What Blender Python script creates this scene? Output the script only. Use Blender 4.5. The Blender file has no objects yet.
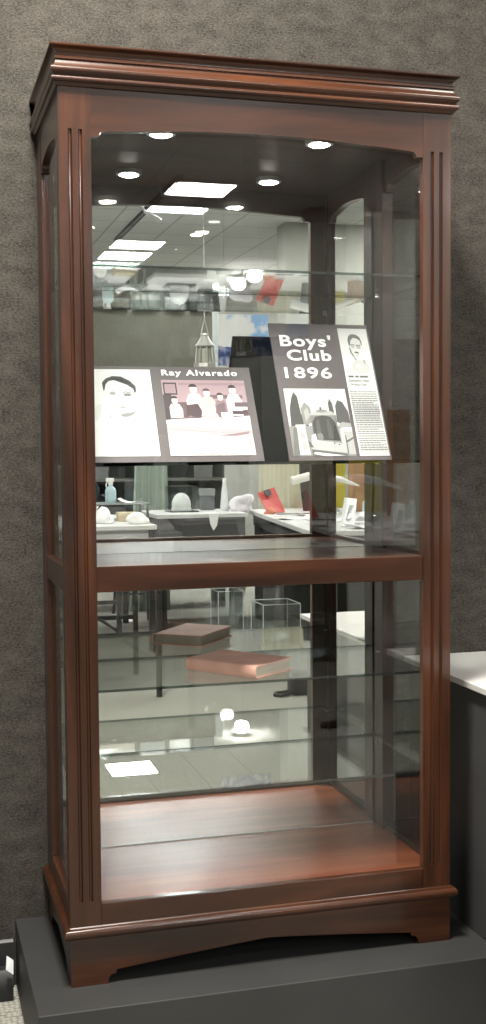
import bpy, bmesh, math, random
from mathutils import Vector, Matrix
random.seed(7)
scene = bpy.context.scene
COL = scene.collection
V = Vector

# ------------------------------------------------------------------ helpers
def link(o):
    COL.objects.link(o); return o

def empty(name, loc, label=None, cat=None, group=None):
    o = link(bpy.data.objects.new(name, None))
    o.location = loc; o.empty_display_size = .05
    tag(o, label, cat, group)
    return o

def tag(o, label=None, cat=None, group=None, kind=None):
    if label: o['label'] = label
    if cat: o['category'] = cat
    if group: o['group'] = group
    if kind: o['kind'] = kind
    return o

def root_loc(p):
    l = V((0, 0, 0))
    while p is not None:
        l += p.location; p = p.parent
    return l

class MB:
    """collects shapes in room coordinates; build() links them as one mesh object"""
    def __init__(s):
        s.bm = bmesh.new(); s.mi = 0
    def _f(s, vs):
        try:
            f = s.bm.faces.new(vs); f.material_index = s.mi; return f
        except ValueError:
            return None
    def box(s, a, b, bev=0.0, rot=0.0, piv=None):
        x0, y0, z0 = a; x1, y1, z1 = b
        if bev <= 0:
            v = [s.bm.verts.new(p) for p in ((x0,y0,z0),(x1,y0,z0),(x1,y1,z0),(x0,y1,z0),(x0,y0,z1),(x1,y0,z1),(x1,y1,z1),(x0,y1,z1))]
            for q in ((3,2,1,0),(4,5,6,7),(0,1,5,4),(1,2,6,5),(2,3,7,6),(3,0,4,7)): s._f([v[i] for i in q])
            new = v
        else:
            t = bmesh.new(); bmesh.ops.create_cube(t, size=1)
            for v in t.verts: v.co = V(((x0+x1)/2+v.co.x*(x1-x0), (y0+y1)/2+v.co.y*(y1-y0), (z0+z1)/2+v.co.z*(z1-z0)))
            bmesh.ops.bevel(t, geom=list(t.edges), offset=bev, segments=2, affect='EDGES', profile=.5)
            new = s.merge(t)
        if rot:
            c = V(piv) if piv else V(((x0+x1)/2, (y0+y1)/2, 0))
            m = Matrix.Rotation(rot, 4, 'Z')
            for v in new: v.co = m @ (v.co-c) + c
        return new
    def merge(s, t):
        mp = {v: s.bm.verts.new(v.co) for v in t.verts}
        for f in t.faces: s._f([mp[v] for v in f.verts])
        t.free(); return list(mp.values())
    def loop(s, ring): return [s.bm.verts.new(p) for p in ring]
    def skin(s, rings, closed=True, cap=(True, True)):
        L = [s.loop(r) for r in rings]; n = len(L[0])
        for a, b in zip(L, L[1:]):
            for i in range(n if closed else n-1):
                j = (i+1) % n; s._f([a[i], a[j], b[j], b[i]])
        if closed and cap[0]: s._f(L[0][::-1])
        if closed and cap[1]: s._f(L[-1])
        return L
    def prism(s, poly, axis, d0, d1):
        """poly in the two other axes (order x<y<z), extruded along axis"""
        def P(p, d):
            q = list(p); q.insert(axis, d); return tuple(q)
        return s.skin([[P(p, d0) for p in poly], [P(p, d1) for p in poly]])
    def tube(s, pts, r, n=10):
        pts = [V(p) for p in pts]; rings = []
        rr = r if isinstance(r, (list, tuple)) else [r]*len(pts)
        u = None
        for i, p in enumerate(pts):
            d = (pts[min(i+1, len(pts)-1)]-pts[max(i-1, 0)]).normalized()
            if u is None:
                u = d.cross(V((0, 0, 1)))
                if u.length < .05: u = d.cross(V((0, 1, 0)))
                u.normalize()
            else:
                u = (u-d*u.dot(d)).normalized()
            w = d.cross(u)
            rings.append([p+(u*math.cos(k*2*math.pi/n)+w*math.sin(k*2*math.pi/n))*rr[i] for k in range(n)])
        s.skin(rings); return s
    def lathe(s, c, prof, n=24, sx=1, sy=1):
        c = V(c)
        rings = [[c+V((r*sx*math.cos(k*2*math.pi/n), r*sy*math.sin(k*2*math.pi/n), z)) for k in range(n)] for r, z in prof]
        s.skin(rings); return s
    def build(s, name, mats, parent=None, smooth=False, bev=0, fix=True):
        me = bpy.data.meshes.new(name)
        if fix: bmesh.ops.recalc_face_normals(s.bm, faces=s.bm.faces)
        off = root_loc(parent)
        for v in s.bm.verts: v.co -= off
        s.bm.to_mesh(me); s.bm.free()
        for m in (mats if isinstance(mats, (list, tuple)) else [mats]): me.materials.append(m)
        o = link(bpy.data.objects.new(name, me))
        if parent is not None: o.parent = parent
        if smooth:
            for p in me.polygons: p.use_smooth = True
            try: me.set_sharp_from_angle(angle=math.radians(40))
            except Exception: pass
        if bev:
            b = o.modifiers.new('edge', 'BEVEL'); b.width = bev; b.segments = 2; b.limit_method = 'ANGLE'; b.angle_limit = math.radians(50)
        return o
    def thing(s, name, mats, label, cat, group=None, **k):
        """a one-mesh thing: origin at its lowest centre"""
        xs = [v.co.x for v in s.bm.verts]; ys = [v.co.y for v in s.bm.verts]; zs = [v.co.z for v in s.bm.verts]
        c = V(((min(xs)+max(xs))/2, (min(ys)+max(ys))/2, min(zs)))
        for v in s.bm.verts: v.co -= c
        o = s.build(name, mats, None, **k); o.location = c
        return tag(o, label, cat, group)

# ------------------------------------------------------------------ materials
MATS = {}
def base(name):
    m = bpy.data.materials.new(name); m.use_nodes = True
    nt = m.node_tree
    return m, nt, nt.nodes, nt.links, nt.nodes['Principled BSDF']

def plain(name, col, rough=.5, metal=0, noise=0.0, nscale=30, coat=0, spec=.5, bump=0, trans=0, emis=0):
    if name in MATS: return MATS[name]
    m, nt, N, L, b = base(name)
    b.inputs['Base Color'].default_value = (*col, 1); b.inputs['Roughness'].default_value = rough
    b.inputs['Metallic'].default_value = metal; b.inputs['Coat Weight'].default_value = coat
    b.inputs['Specular IOR Level'].default_value = spec
    if emis:
        b.inputs['Emission Color'].default_value = (*col, 1); b.inputs['Emission Strength'].default_value = emis
    if noise or bump:
        tc = N.new('ShaderNodeTexCoord'); nz = N.new('ShaderNodeTexNoise')
        nz.inputs['Scale'].default_value = nscale; nz.inputs['Detail'].default_value = 5
        L.new(tc.outputs['Object'], nz.inputs['Vector'])
        if noise:
            r = N.new('ShaderNodeValToRGB')
            r.color_ramp.elements[0].position = .3; r.color_ramp.elements[1].position = .7
            r.color_ramp.elements[0].color = (*[max(0, c*(1-noise)) for c in col], 1)
            r.color_ramp.elements[1].color = (*[min(1, c*(1+noise)) for c in col], 1)
            L.new(nz.outputs['Fac'], r.inputs['Fac']); L.new(r.outputs['Color'], b.inputs['Base Color'])
        if bump:
            bp = N.new('ShaderNodeBump'); bp.inputs['Strength'].default_value = bump; bp.inputs['Distance'].default_value = .003
            L.new(nz.outputs['Fac'], bp.inputs['Height']); L.new(bp.outputs['Normal'], b.inputs['Normal'])
    MATS[name] = m; return m

def emit(name, col, s):
    m = bpy.data.materials.new(name); m.use_nodes = True
    N = m.node_tree.nodes; N.clear()
    o = N.new('ShaderNodeOutputMaterial'); e = N.new('ShaderNodeEmission')
    e.inputs[0].default_value = (*col, 1); e.inputs[1].default_value = s
    m.node_tree.links.new(e.outputs[0], o.inputs[0]); return m

def wood(name, axis, dark, mid, light, rough=.32, coat=.40, scale=1.0, coat_rough=.10, spec=.3):
    m, nt, N, L, b = base(name)
    tc = N.new('ShaderNodeTexCoord'); mp = N.new('ShaderNodeMapping')
    sc = [26*scale]*3; sc[axis] = 1.6*scale
    mp.inputs['Scale'].default_value = sc
    L.new(tc.outputs['Object'], mp.inputs['Vector'])
    n1 = N.new('ShaderNodeTexNoise'); n1.inputs['Scale'].default_value = 1.0; n1.inputs['Detail'].default_value = 8; n1.inputs['Roughness'].default_value = .62; n1.inputs['Distortion'].default_value = .6
    L.new(mp.outputs[0], n1.inputs['Vector'])
    mp2 = N.new('ShaderNodeMapping'); sc2 = [5.0]*3; sc2[axis] = .9; mp2.inputs['Scale'].default_value = sc2
    L.new(tc.outputs['Object'], mp2.inputs['Vector'])
    n2 = N.new('ShaderNodeTexNoise'); n2.inputs['Scale'].default_value = 1.3; n2.inputs['Detail'].default_value = 3; n2.inputs['Distortion'].default_value = 1.5
    L.new(mp2.outputs[0], n2.inputs['Vector'])
    mx = N.new('ShaderNodeMath'); mx.operation = 'MULTIPLY_ADD'; mx.inputs[1].default_value = .55
    mm = N.new('ShaderNodeMath'); mm.operation = 'MULTIPLY'; mm.inputs[1].default_value = .45
    L.new(n2.outputs['Fac'], mm.inputs[0]); L.new(n1.outputs['Fac'], mx.inputs[0]); L.new(mm.outputs[0], mx.inputs[2])
    r = N.new('ShaderNodeValToRGB'); e = r.color_ramp.elements
    e[0].position = .30; e[0].color = (*dark, 1); e[1].position = .70; e[1].color = (*light, 1)
    k = e.new(.5); k.color = (*mid, 1)
    L.new(mx.outputs[0], r.inputs['Fac']); L.new(r.outputs['Color'], b.inputs['Base Color'])
    bp = N.new('ShaderNodeBump'); bp.inputs['Strength'].default_value = .12; bp.inputs['Distance'].default_value = .001
    L.new(n1.outputs['Fac'], bp.inputs['Height']); L.new(bp.outputs[0], b.inputs['Normal'])
    b.inputs['Specular IOR Level'].default_value = spec; b.inputs['Roughness'].default_value = rough; b.inputs['Coat Weight'].default_value = coat; b.inputs['Coat Roughness'].default_value = coat_rough
    return m

def glass(name, tint, f0=.043, gain=1.0, grough=0.0):
    """thin clear pane: straight-through light plus a Fresnel mirror sheen"""
    m = bpy.data.materials.new(name); m.use_nodes = True
    nt = m.node_tree; N = nt.nodes; L = nt.links; N.clear()
    o = N.new('ShaderNodeOutputMaterial'); mix = N.new('ShaderNodeMixShader')
    t = N.new('ShaderNodeBsdfTransparent'); t.inputs[0].default_value = (*tint, 1)
    g = N.new('ShaderNodeBsdfGlossy'); g.inputs['Roughness'].default_value = grough
    lw = N.new('ShaderNodeLayerWeight'); lw.inputs['Blend'].default_value = .5
    p = N.new('ShaderNodeMath'); p.operation = 'POWER'; p.inputs[1].default_value = 5
    a = N.new('ShaderNodeMath'); a.operation = 'MULTIPLY_ADD'; a.inputs[1].default_value = gain*(1-f0); a.inputs[2].default_value = f0*gain
    L.new(lw.outputs['Facing'], p.inputs[0]); L.new(p.outputs[0], a.inputs[0])
    L.new(a.outputs[0], mix.inputs[0]); L.new(t.outputs[0], mix.inputs[1]); L.new(g.outputs[0], mix.inputs[2])
    L.new(mix.outputs[0], o.inputs[0])
    return m

D, Mi, Li = (.0090, .0031, .0015), (.0350, .0108, .0042), (.082, .0262, .0094)
W_X = wood('cabinet wood grain along x', 0, D, Mi, Li)
W_Y = wood('cabinet wood grain along y', 1, D, Mi, Li)
W_Z = wood('cabinet wood grain along z', 2, D, Mi, Li)
W_DECK = wood('deck wood', 0, (.14, .034, .014), (.28, .08, .036), (.42, .14, .07), rough=.36, coat=.5, scale=.6, coat_rough=.22, spec=.5)
W_CEIL = wood('inner ceiling wood', 0, (.020, .009, .006), (.038, .017, .011), (.06, .027, .018), rough=.45, coat=.0, spec=.15)
PANE = glass('clear pane', (.975, .982, .978))
SHELF = glass('shelf glass', (.965, .98, .973), f0=.045)
EDGE = glass('glass edge', (.20, .27, .25), f0=.10)
ACRYL = glass('clear acrylic', (.93, .945, .95), f0=.06)
MIRROR = plain('mirror silver', (.90, .915, .90), 0.0, 1.0)
BLACK = plain('black metal', (.012, .012, .013), .45)
WHITE = plain('white laminate', (.62, .62, .61), .4, noise=.04, nscale=6)
PAPER = plain('white paper', (.86, .86, .85), .7)
GREYD = plain('dark grey panel', (.045, .045, .047), .6, noise=.12, nscale=8)
GREYM = plain('mid grey panel', (.2, .2, .19), .6, noise=.1, nscale=8)
CHROME = plain('brushed metal', (.6, .6, .6), .3, 1.0)

def fabric(name, c0, c1, scale, stretch=(1, 1, 1), bump=.6, big=.25):
    m, nt, N, L, b = base(name)
    tc = N.new('ShaderNodeTexCoord'); mp = N.new('ShaderNodeMapping'); mp.inputs['Scale'].default_value = stretch
    L.new(tc.outputs['Object'], mp.inputs[0])
    n = N.new('ShaderNodeTexNoise'); n.inputs['Scale'].default_value = scale; n.inputs['Detail'].default_value = 4; n.inputs['Roughness'].default_value = .75
    n2 = N.new('ShaderNodeTexNoise'); n2.inputs['Scale'].default_value = scale*.12; n2.inputs['Detail'].default_value = 4
    L.new(mp.outputs[0], n.inputs['Vector']); L.new(mp.outputs[0], n2.inputs['Vector'])
    ad = N.new('ShaderNodeMath'); ad.operation = 'MULTIPLY_ADD'; ad.inputs[1].default_value = big
    s = N.new('ShaderNodeMath'); s.operation = 'MULTIPLY'; s.inputs[1].default_value = 1-big
    L.new(n.outputs['Fac'], s.inputs[0]); L.new(n2.outputs['Fac'], ad.inputs[0]); L.new(s.outputs[0], ad.inputs[2])
    r = N.new('ShaderNodeValToRGB'); e = r.color_ramp.elements
    e[0].position = .36; e[0].color = (*c0, 1); e[1].position = .64; e[1].color = (*c1, 1)
    L.new(ad.outputs[0], r.inputs[0]); L.new(r.outputs[0], b.inputs['Base Color'])
    bp = N.new('ShaderNodeBump'); bp.inputs['Strength'].default_value = bump; bp.inputs['Distance'].default_value = .004
    L.new(n.outputs['Fac'], bp.inputs['Height']); L.new(bp.outputs[0], b.inputs['Normal'])
    b.inputs['Roughness'].default_value = .95; b.inputs['Specular IOR Level'].default_value = .1
    return m
WALLF = fabric('wall carpet', (.019, .0176, .016), (.086, .078, .067), 150, (1, 1, 1.9))
PARTF = fabric('partition cloth', (.075, .073, .058), (.12, .117, .095), 60)

def carpet():
    m, nt, N, L, b = base('floor carpet')
    tc = N.new('ShaderNodeTexCoord')
    v = N.new('ShaderNodeTexVoronoi'); v.inputs['Scale'].default_value = 75; v.inputs['Randomness'].default_value = .45
    L.new(tc.outputs['Object'], v.inputs['Vector'])
    n = N.new('ShaderNodeTexNoise'); n.inputs['Scale'].default_value = 1.3; n.inputs['Detail'].default_value = 4
    L.new(tc.outputs['Object'], n.inputs['Vector'])
    r = N.new('ShaderNodeValToRGB'); e = r.color_ramp.elements
    e[0].position = .15; e[0].color = (.40, .395, .345, 1); e[1].position = .75; e[1].color = (.175, .172, .15, 1)
    L.new(v.outputs['Distance'], r.inputs[0])
    mx = N.new('ShaderNodeMixRGB'); mx.blend_type = 'MULTIPLY'; mx.inputs[0].default_value = .35
    L.new(r.outputs[0], mx.inputs[1]); L.new(n.outputs['Fac'], mx.inputs[2]); L.new(mx.outputs[0], b.inputs['Base Color'])
    bp = N.new('ShaderNodeBump'); bp.inputs['Strength'].default_value = .8; bp.inputs['Distance'].default_value = .004; bp.invert = True
    L.new(v.outputs['Distance'], bp.inputs['Height']); L.new(bp.outputs[0], b.inputs['Normal'])
    b.inputs['Roughness'].default_value = .9; b.inputs['Specular IOR Level'].default_value = .15
    return m

def ceiling_mat():
    m, nt, N, L, b = base('ceiling tile')
    tc = N.new('ShaderNodeTexCoord'); mp = N.new('ShaderNodeMapping'); mp.inputs['Location'].default_value = (.07, .25, 0)
    L.new(tc.outputs['Object'], mp.inputs[0])
    br = N.new('ShaderNodeTexBrick'); br.offset = 0; br.squash = 1
    br.inputs['Scale'].default_value = 1; br.inputs['Brick Width'].default_value = .61; br.inputs['Row Height'].default_value = .61
    br.inputs['Mortar Size'].default_value = .011; br.inputs['Mortar Smooth'].default_value = .3
    br.inputs['Color1'].default_value = (.56, .56, .545, 1); br.inputs['Color2'].default_value = (.60, .60, .585, 1); br.inputs['Mortar'].default_value = (.34, .34, .33, 1)
    L.new(mp.outputs[0], br.inputs['Vector']); L.new(br.outputs['Color'], b.inputs['Base Color'])
    b.inputs['Roughness'].default_value = .9
    return m

# ------------------------------------------------------------------ the room
ZF, ZC = -.17, 3.5
X0, X1, Y0, YW = -4.2, 7.0, -14.0, .434
def struct(name, mb, mat, **k):
    o = mb.build(name, mat, None, **k); o['kind'] = 'structure'; return o
m = MB(); m.box((X0, Y0, ZF-.05), (X1, YW, ZF)); struct('floor', m, carpet())
m = MB(); m.box((X0, Y0, ZC), (X1, YW, ZC+.05)); struct('ceiling', m, ceiling_mat())
m = MB(); m.box((X0-.1, YW, ZF-.05), (X1+.1, YW+.1, ZC+.05)); struct('wall_back', m, WALLF)
WLG = plain('pale painted wall', (.42, .42, .39), .8, noise=.05, nscale=2)
m = MB(); m.box((X0-.1, Y0-.1, ZF-.05), (X1+.1, Y0, ZC+.05)); struct('wall_front', m, WLG)
m = MB(); m.box((X0-.1, Y0, ZF-.05), (X0, YW, ZC+.05)); struct('wall_left', m, WLG)
m = MB(); m.box((X1, Y0, ZF-.05), (X1+.1, YW, ZC+.05)); struct('wall_right', m, WLG)
# a stub of wall closes off the room on the right, behind the tables
m = MB(); m.box((3.46, -8.7, ZF), (5.6, -8.42, ZC)); struct('wall_right.001', m, plain('olive painted wall', (.30, .30, .265), .8, noise=.05, nscale=2))
m = MB(); m.prism([(YW-.012, ZF), (YW, ZF), (YW, -.048), (YW-.006, -.048), (YW-.012, -.054)], 0, X0, -.09)
struct('baseboard_back', m, plain('grey rubber baseboard', (.022, .021, .022), .5, noise=.1))

# ------------------------------------------------------------------ platform + side pedestal
PLAT = plain('dark grey painted plinth', (.021, .0208, .0206), .6, noise=.14, nscale=5, bump=.05)
m = MB(); m.box((-.084, -.115, ZF), (.984, YW-.002, 0), bev=.002)
m.thing('plinth', PLAT, 'low dark grey painted plinth under the wooden display cabinet', 'plinth')
r = empty('display_pedestal', (1.5, -.03, ZF), 'dark grey pedestal with a white top right of the cabinet', 'pedestal')
m = MB(); m.box((.987, -.48, ZF), (2.0, YW-.004, .595)); m.build('pedestal_body', plain('charcoal pedestal', (.036, .036, .037), .6, noise=.1, nscale=6), r, bev=.002)
m = MB(); m.box((.970, -.50, .595), (2.02, YW-.004, .611)); m.build('pedestal_top', plain('grey white laminate', (.50, .49, .48), .45), r, bev=.002)

# ------------------------------------------------------------------ the cabinet
W, DP, H = .9044, .429, 2.03
YM = .41
ZT, ZU = 1.8426, 1.9444            # bottom of top rail / top of posts
Z1, Z2 = .8674, .9239              # middle rail
ZD, ZR = .167, .181                # lower deck, top of bottom rail
cab = empty('display_cabinet', (W/2, DP/2, 0), 'tall brown wooden glass display cabinet with mirrored back on a dark plinth', 'cabinet')

def post_outline(flutes):
    out = [(0, .042), (0, 0)]
    if flutes:
        for c in (.0245, .0465):
            for k in range(9):
                a = math.pi*k/8
                out.append((c-.0042*math.cos(a), .0052*math.sin(a)))
    out += [(.069, 0), (.069, .020), (.024, .020), (.024, .042)]
    return out
def front_post(flip):
    mb = MB()
    def P(p): return (W-p[0], p[1]) if flip else p
    solid, flu = [P(p) for p in post_outline(False)], [P(p) for p in post_outline(True)]
    mb.prism(solid, 2, .128, .188); mb.prism(flu, 2, .188, 1.857); mb.prism(solid, 2, 1.857, ZU)
    return mb.build('corner_post', W_Z, cab)
front_post(False); front_post(True)
for s in (0, 1):
    mb = MB(); a, b = (0, .030) if s == 0 else (W-.030, W)
    mb.box((a, .345, .128), (b, DP, ZU)); mb.build('corner_post', W_Z, cab, bev=.0015)

# rails with stepped brackets and a shallow arch
def arch_rail(L, x0, x1, zend, ztop, step, rise, step_w, n=24):
    """outline (u, z) of a rail whose lower edge steps up then arches"""
    pts = [(x0, ztop), (x0, zend), (x0+step_w, zend), (x0+step_w+.002, zend+step*.6), (x0+step_w+.008, zend+step)]
    a, b = x0+step_w+.008, x1-step_w-.008
    for k in range(1, n):
        t = k/n; pts.append((a+(b-a)*t, zend+step+rise*math.sin(math.pi*t)))
    pts += [(b, zend+step), (x1-step_w-.002, zend+step*.6), (x1-step_w, zend), (x1, zend), (x1, ztop)]
    return pts
def strip_prism(mb, pts, axis, d0, d1, ztop):
    """arched outline built as a row of quads so the caps stay clean"""
    low = pts[1:-1]
    for (u0, z0), (u1, z1) in zip(low, low[1:]):
        if abs(u1-u0) < 1e-6: continue
        mb.prism([(u0, z0), (u1, z1), (u1, ztop), (u0, ztop)], axis, d0, d1)
mb = MB(); strip_prism(mb, arch_rail(0, .069, W-.069, ZT, ZU, .012, .016, .016), 1, .001, .020, ZU)
bmesh.ops.remove_doubles(mb.bm, verts=mb.bm.verts, dist=1e-6); mb.build('top_rail', W_X, cab)
for s in (0, 1):
    a, b = (.001, .022) if s == 0 else (W-.022, W-.001)
    mb = MB(); strip_prism(mb, arch_rail(0, .042, .345, 1.836, ZU, .016, .013, .012), 0, a, b, ZU)
    bmesh.ops.remove_doubles(mb.bm, verts=mb.bm.verts, dist=1e-6); mb.build('side_top_rail', W_Y, cab)
    mb = MB(); mb.box((a, .042, Z1), (b, .345, Z2)); mb.build('side_middle_rail', W_Y, cab, bev=.002)
    mb = MB(); mb.box((a, .042, .128), (b, .345, ZR)); mb.build('side_bottom_rail', W_Y, cab, bev=.002)
mb = MB(); mb.box((.069, .001, Z1), (W-.069, .020, Z2)); mb.build('middle_rail', W_X, cab, bev=.002)
mb = MB(); mb.box((.069, .001, .128), (W-.069, .020, ZR)); mb.build('bottom_rail', W_X, cab, bev=.002)

# cornice, swept round front and sides with mitres
def sweep(prof, name, depth=DP):
    mb = MB(); rings = []
    for cx, cy, sx, sy in ((0, depth, -1, 0), (0, 0, -1, -1), (W, 0, 1, -1), (W, depth, 1, 0)):
        rings.append([(cx+sx*o, cy+sy*o, z) for o, z in prof])
    mb.skin(rings, closed=False)
    L = list(mb.bm.verts); n = len(prof)
    mb._f([L[i*n] for i in range(4)]); mb._f([L[i*n+n-1] for i in range(4)])          # under and over
    mb._f([L[i] for i in range(n)]); mb._f([L[3*n+i] for i in range(n)])
    b = [L[0], L[3*n], L[4*n-1], L[n-1]]; mb._f(b)
    return mb
def arc(cx, cz, r, a0, a1, n=7): return [(cx+r*math.cos(math.radians(a0+(a1-a0)*k/n)), cz+r*math.sin(math.radians(a0+(a1-a0)*k/n))) for k in range(n+1)]
prof = [(.001, 1.9444)] + [(.004, 1.9446)] + arc(.0085, 1.9575, .0062, -90, 90) + [(.009, 1.966)] + \
       arc(.0075, 1.9765, .0085, -70, 60) + [(.0075, 1.988), (.0045, 1.9945), (.0035, 1.9985), (.0062, 2.0), (.0064, 2.0045)] + \
       [(.003, 2.008), (.003, 2.013), (.0055, 2.0185), (.010, 2.0225), (.0155, 2.0245), (.0165, 2.0262), (.0165, 2.0295), (.015, 2.030)]
sweep(prof, 'cornice').build('cornice', W_X, cab, smooth=True)
prof = [(.001, .106)] + arc(.003, .1195, .0115, -85, 85, 9) + [(.001, .134)]
sweep(prof, 'base_moulding').build('base_moulding', W_X, cab, smooth=True)

# plinth boards with bracket feet
def foot_outline(a, b, foot, end, peak, n=16):
    low = [(a, 0), (a+foot, 0), (a+foot+.0006, .012), (a+foot+.006, .019), (a+foot+.018, .022), (a+foot+.0185, end)]
    p, q = a+foot+.0185, b-foot-.0185
    mid = [(p+(q-p)*k/n, end+(peak-end)*(1-abs(2*k/n-1)**1.12)) for k in range(1, n)]
    return low + mid + [(q, end), (b-foot-.018, .022), (b-foot-.006, .019), (b-foot-.0006, .012), (b-foot, 0), (b, 0)]
def foot_board(pts, axis, d0, d1):
    mb = MB()
    for (u0, z0), (u1, z1) in zip(pts, pts[1:]):
        if u1-u0 < 2e-4: u1 = u0+2e-4
        mb.prism([(u0, z0), (u1, z1), (u1, .108), (u0, .108)], axis, d0, d1)
    bmesh.ops.remove_doubles(mb.bm, verts=mb.bm.verts, dist=1e-6)
    return mb
foot_board(foot_outline(.0, W, .082, .030, .060), 1, .0005, .02).build('base_board', W_X, cab)
for s in (0, 1):
    a, b = (.0005, .02) if s == 0 else (W-.02, W-.0005)
    foot_board(foot_outline(.02, DP-.002, .055, .030, .052), 0, a, b).build('base_side_board', W_Y, cab)

# decks, ceiling, back and mirror
mb = MB(); mb.box((.016, .0275, .150), (W-.016, YM+.004, ZD)); mb.build('lower_deck', W_DECK, cab)
mb = MB(); mb.box((.016, .021, .880), (W-.016, YM+.004, .915)); mb.build('middle_deck', wood('middle deck wood', 0, (.05, .024, .017), (.10, .05, .036), (.16, .08, .06), rough=.36, coat=.9, coat_rough=.2, spec=.6), cab)
mb = MB(); mb.box((.016, .021, 1.920), (W-.016, YM+.004, 1.940)); mb.build('ceiling_panel', W_CEIL, cab)
mb = MB(); mb.box((.033, YM+.005, .135), (W-.033, DP-.001, 1.943)); mb.build('back_panel', W_Z, cab)
for z0, z1 in ((ZD+.001, .879), (.916, 1.919)):
    mb = MB(); mb.box((.033, YM, z0), (W-.033, YM+.004, z1)); mb.build('mirror', MIRROR, cab)
mb = MB(); mb.box((.033, YM-.0012, ZD+.0002), (W-.033, YM-.0002, ZD+.0022)); mb.build('mirror_trim', plain('pale mirror edge', (.45, .43, .40), .4), cab)
# panes
for z0, z1 in ((ZD+.001, .879), (.916, 1.919)):
    mb = MB(); mb.box((.026, .0215, z0), (W-.026, .0255, z1)); mb.build('front_pane', PANE, cab)
for s in (0, 1):
    a = .010 if s == 0 else W-.014
    for z0, z1 in ((ZD+.001, .879), (.916, 1.919)):
        mb = MB(); mb.box((a, .030, z0), (a+.004, .350, z1)); mb.build('side_pane', PANE, cab)
# glass shelves: clear faces, green edges
def shelf(z):
    mb = MB(); mb.box((.032, .027, z-.006), (W-.032, YM-.005, z))
    mb.bm.faces.ensure_lookup_table()
    for i, f in enumerate(mb.bm.faces): f.material_index = 1 if i in (2, 4) else 0
    mb.build('glass_shelf', [SHELF, EDGE], cab)
SH = (1.5789, 1.1472, .6486, .4069)
for z in SH: shelf(z)
for z in SH:                                             # shelf pins on the side stiles
    for x, dx in ((.0325, .010), (W-.0325, -.010)):
        for y in (.055, .36):
            mb = MB(); mb.tube([(x, y, z-.0095), (x+dx, y, z-.0095)], .003, 8); mb.build('shelf_pin', CHROME, cab)
# puck lights
PUCK = emit('lamp glass', (1, .94, .86), 50)
for x in (.264, .653):
    mb = MB(); mb.lathe((x, .20, 1.908), [(.026, 0), (.034, .001), (.035, .012)], 28)
    pl = mb.build('downlight', CHROME, cab, smooth=True)
    mb = MB(); mb.lathe((x, .20, 1.9055), [(.020, 0), (.0255, .0025)], 28); mb.build('lens', PUCK, pl)

# ------------------------------------------------------------------ display boards on the second shelf
def ink(c):
    c = c if isinstance(c, tuple) else (c, c, c)
    return plain('ink %.2f %.2f %.2f' % c, tuple(.80*x**2.5 for x in c), .55)
ZS = 1.1472
class Board:
    def __init__(s, root, o, w, h, dy, dz, t=.005):
        s.root = root; l = math.hypot(dy, dz)
        s.o = V(o); s.r = V((1, 0, 0)); s.u = V((0, dy/l, dz/l)); s.n = V((0, -dz/l, dy/l)); s.w, s.h, s.t = w, h, t
    def P(s, u, v, d=0): return s.o + s.r*(u*s.w) + s.u*(v*s.h) + s.n*d
    def slab(s):
        mb = MB(); mb.skin([[s.P(*q, 0) for q in ((0,0),(1,0),(1,1),(0,1))], [s.P(*q, -s.t) for q in ((0,0),(1,0),(1,1),(0,1))]])
        for f in mb.bm.faces:
            pass
        return mb
    def pic(s, name, u0, v0, u1, v1, shapes, bg, parent, gain=1):
        """a flat print: background sheet plus tone shapes in unit coordinates"""
        mb = MB(); mats = []; idx = {}
        def mi(c):
            k = ink(c)
            if k.name not in idx: idx[k.name] = len(mats); mats.append(k)
            return idx[k.name]
        def q(x, y, d): return s.P(u0+(u1-u0)*x, v0+(v1-v0)*y, d)
        mb.mi = mi(bg)
        mb.skin([[q(*p, .0001) for p in ((0,0),(1,0),(1,1),(0,1))], [q(*p, .0006) for p in ((0,0),(1,0),(1,1),(0,1))]])
        d = .0007
        for poly, c in shapes:
            if gain != 1 and not isinstance(c, tuple): c = round(1-(1-c)*gain, 3)
            mb.mi = mi(c); mb._f([mb.bm.verts.new(q(min(1, max(0, x)), min(1, max(0, y)), d)) for x, y in poly]); d += .00002
        return mb.build(name, mats, parent, fix=False)
    def text(s, body, name, u0, v0, width, cap, mat, parent, bold=.02, space=1.12):
        cu = bpy.data.curves.new(name, 'FONT'); cu.body = body; cu.size = 1; cu.offset = bold; cu.space_character = space
        tmp = link(bpy.data.objects.new('tmp', cu)); dg = bpy.context.evaluated_depsgraph_get()
        me = bpy.data.meshes.new_from_object(tmp.evaluated_get(dg)); bpy.data.objects.remove(tmp)
        xs = [v.co.x for v in me.vertices]; x0, x1 = min(xs), max(xs)
        kx = width/(x1-x0); ky = cap/.70; off = root_loc(parent)
        for v in me.vertices:
            v.co = s.P(u0, v0, .0016) + s.r*((v.co.x-x0)*kx) + s.u*(v.co.y*ky) - off
        me.materials.clear(); me.materials.append(mat)
        o = link(bpy.data.objects.new(name, me)); o.parent = parent; return o
def ell(cx, cy, rx, ry, n=20, a0=0, a1=360, rot=0):
    c, s = math.cos(rot), math.sin(rot); out = []
    for k in range(n + (0 if a1-a0 == 360 else 1)):
        a = math.radians(a0+(a1-a0)*k/n); x, y = rx*math.cos(a), ry*math.sin(a)
        out.append((cx+x*c-y*s, cy+x*s+y*c))
    return out
def rect(a, b, c, d): return [(a, b), (c, b), (c, d), (a, d)]
def lines(x0, y0, x1, y1, n, tone, rng):
    """rows of print too small to read"""
    out = []; h = (y1-y0)/n
    for i in range(n):
        y = y1-h*(i+.75); x = x0
        end = x1-(rng.random()*.25*(x1-x0) if i % 6 == 5 else 0)
        while x < end-.02:
            w = min(end-x, rng.uniform(.05, .16)*(x1-x0)); out.append((rect(x, y, x+w*.86, y+h*.46), tone)); x += w
    return out
BOARD_F = plain('board print ground', (.105, .088, .094), .45, noise=.05, nscale=8)
BOARD_B = plain('board back', (.008, .008, .009), .5)
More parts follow.
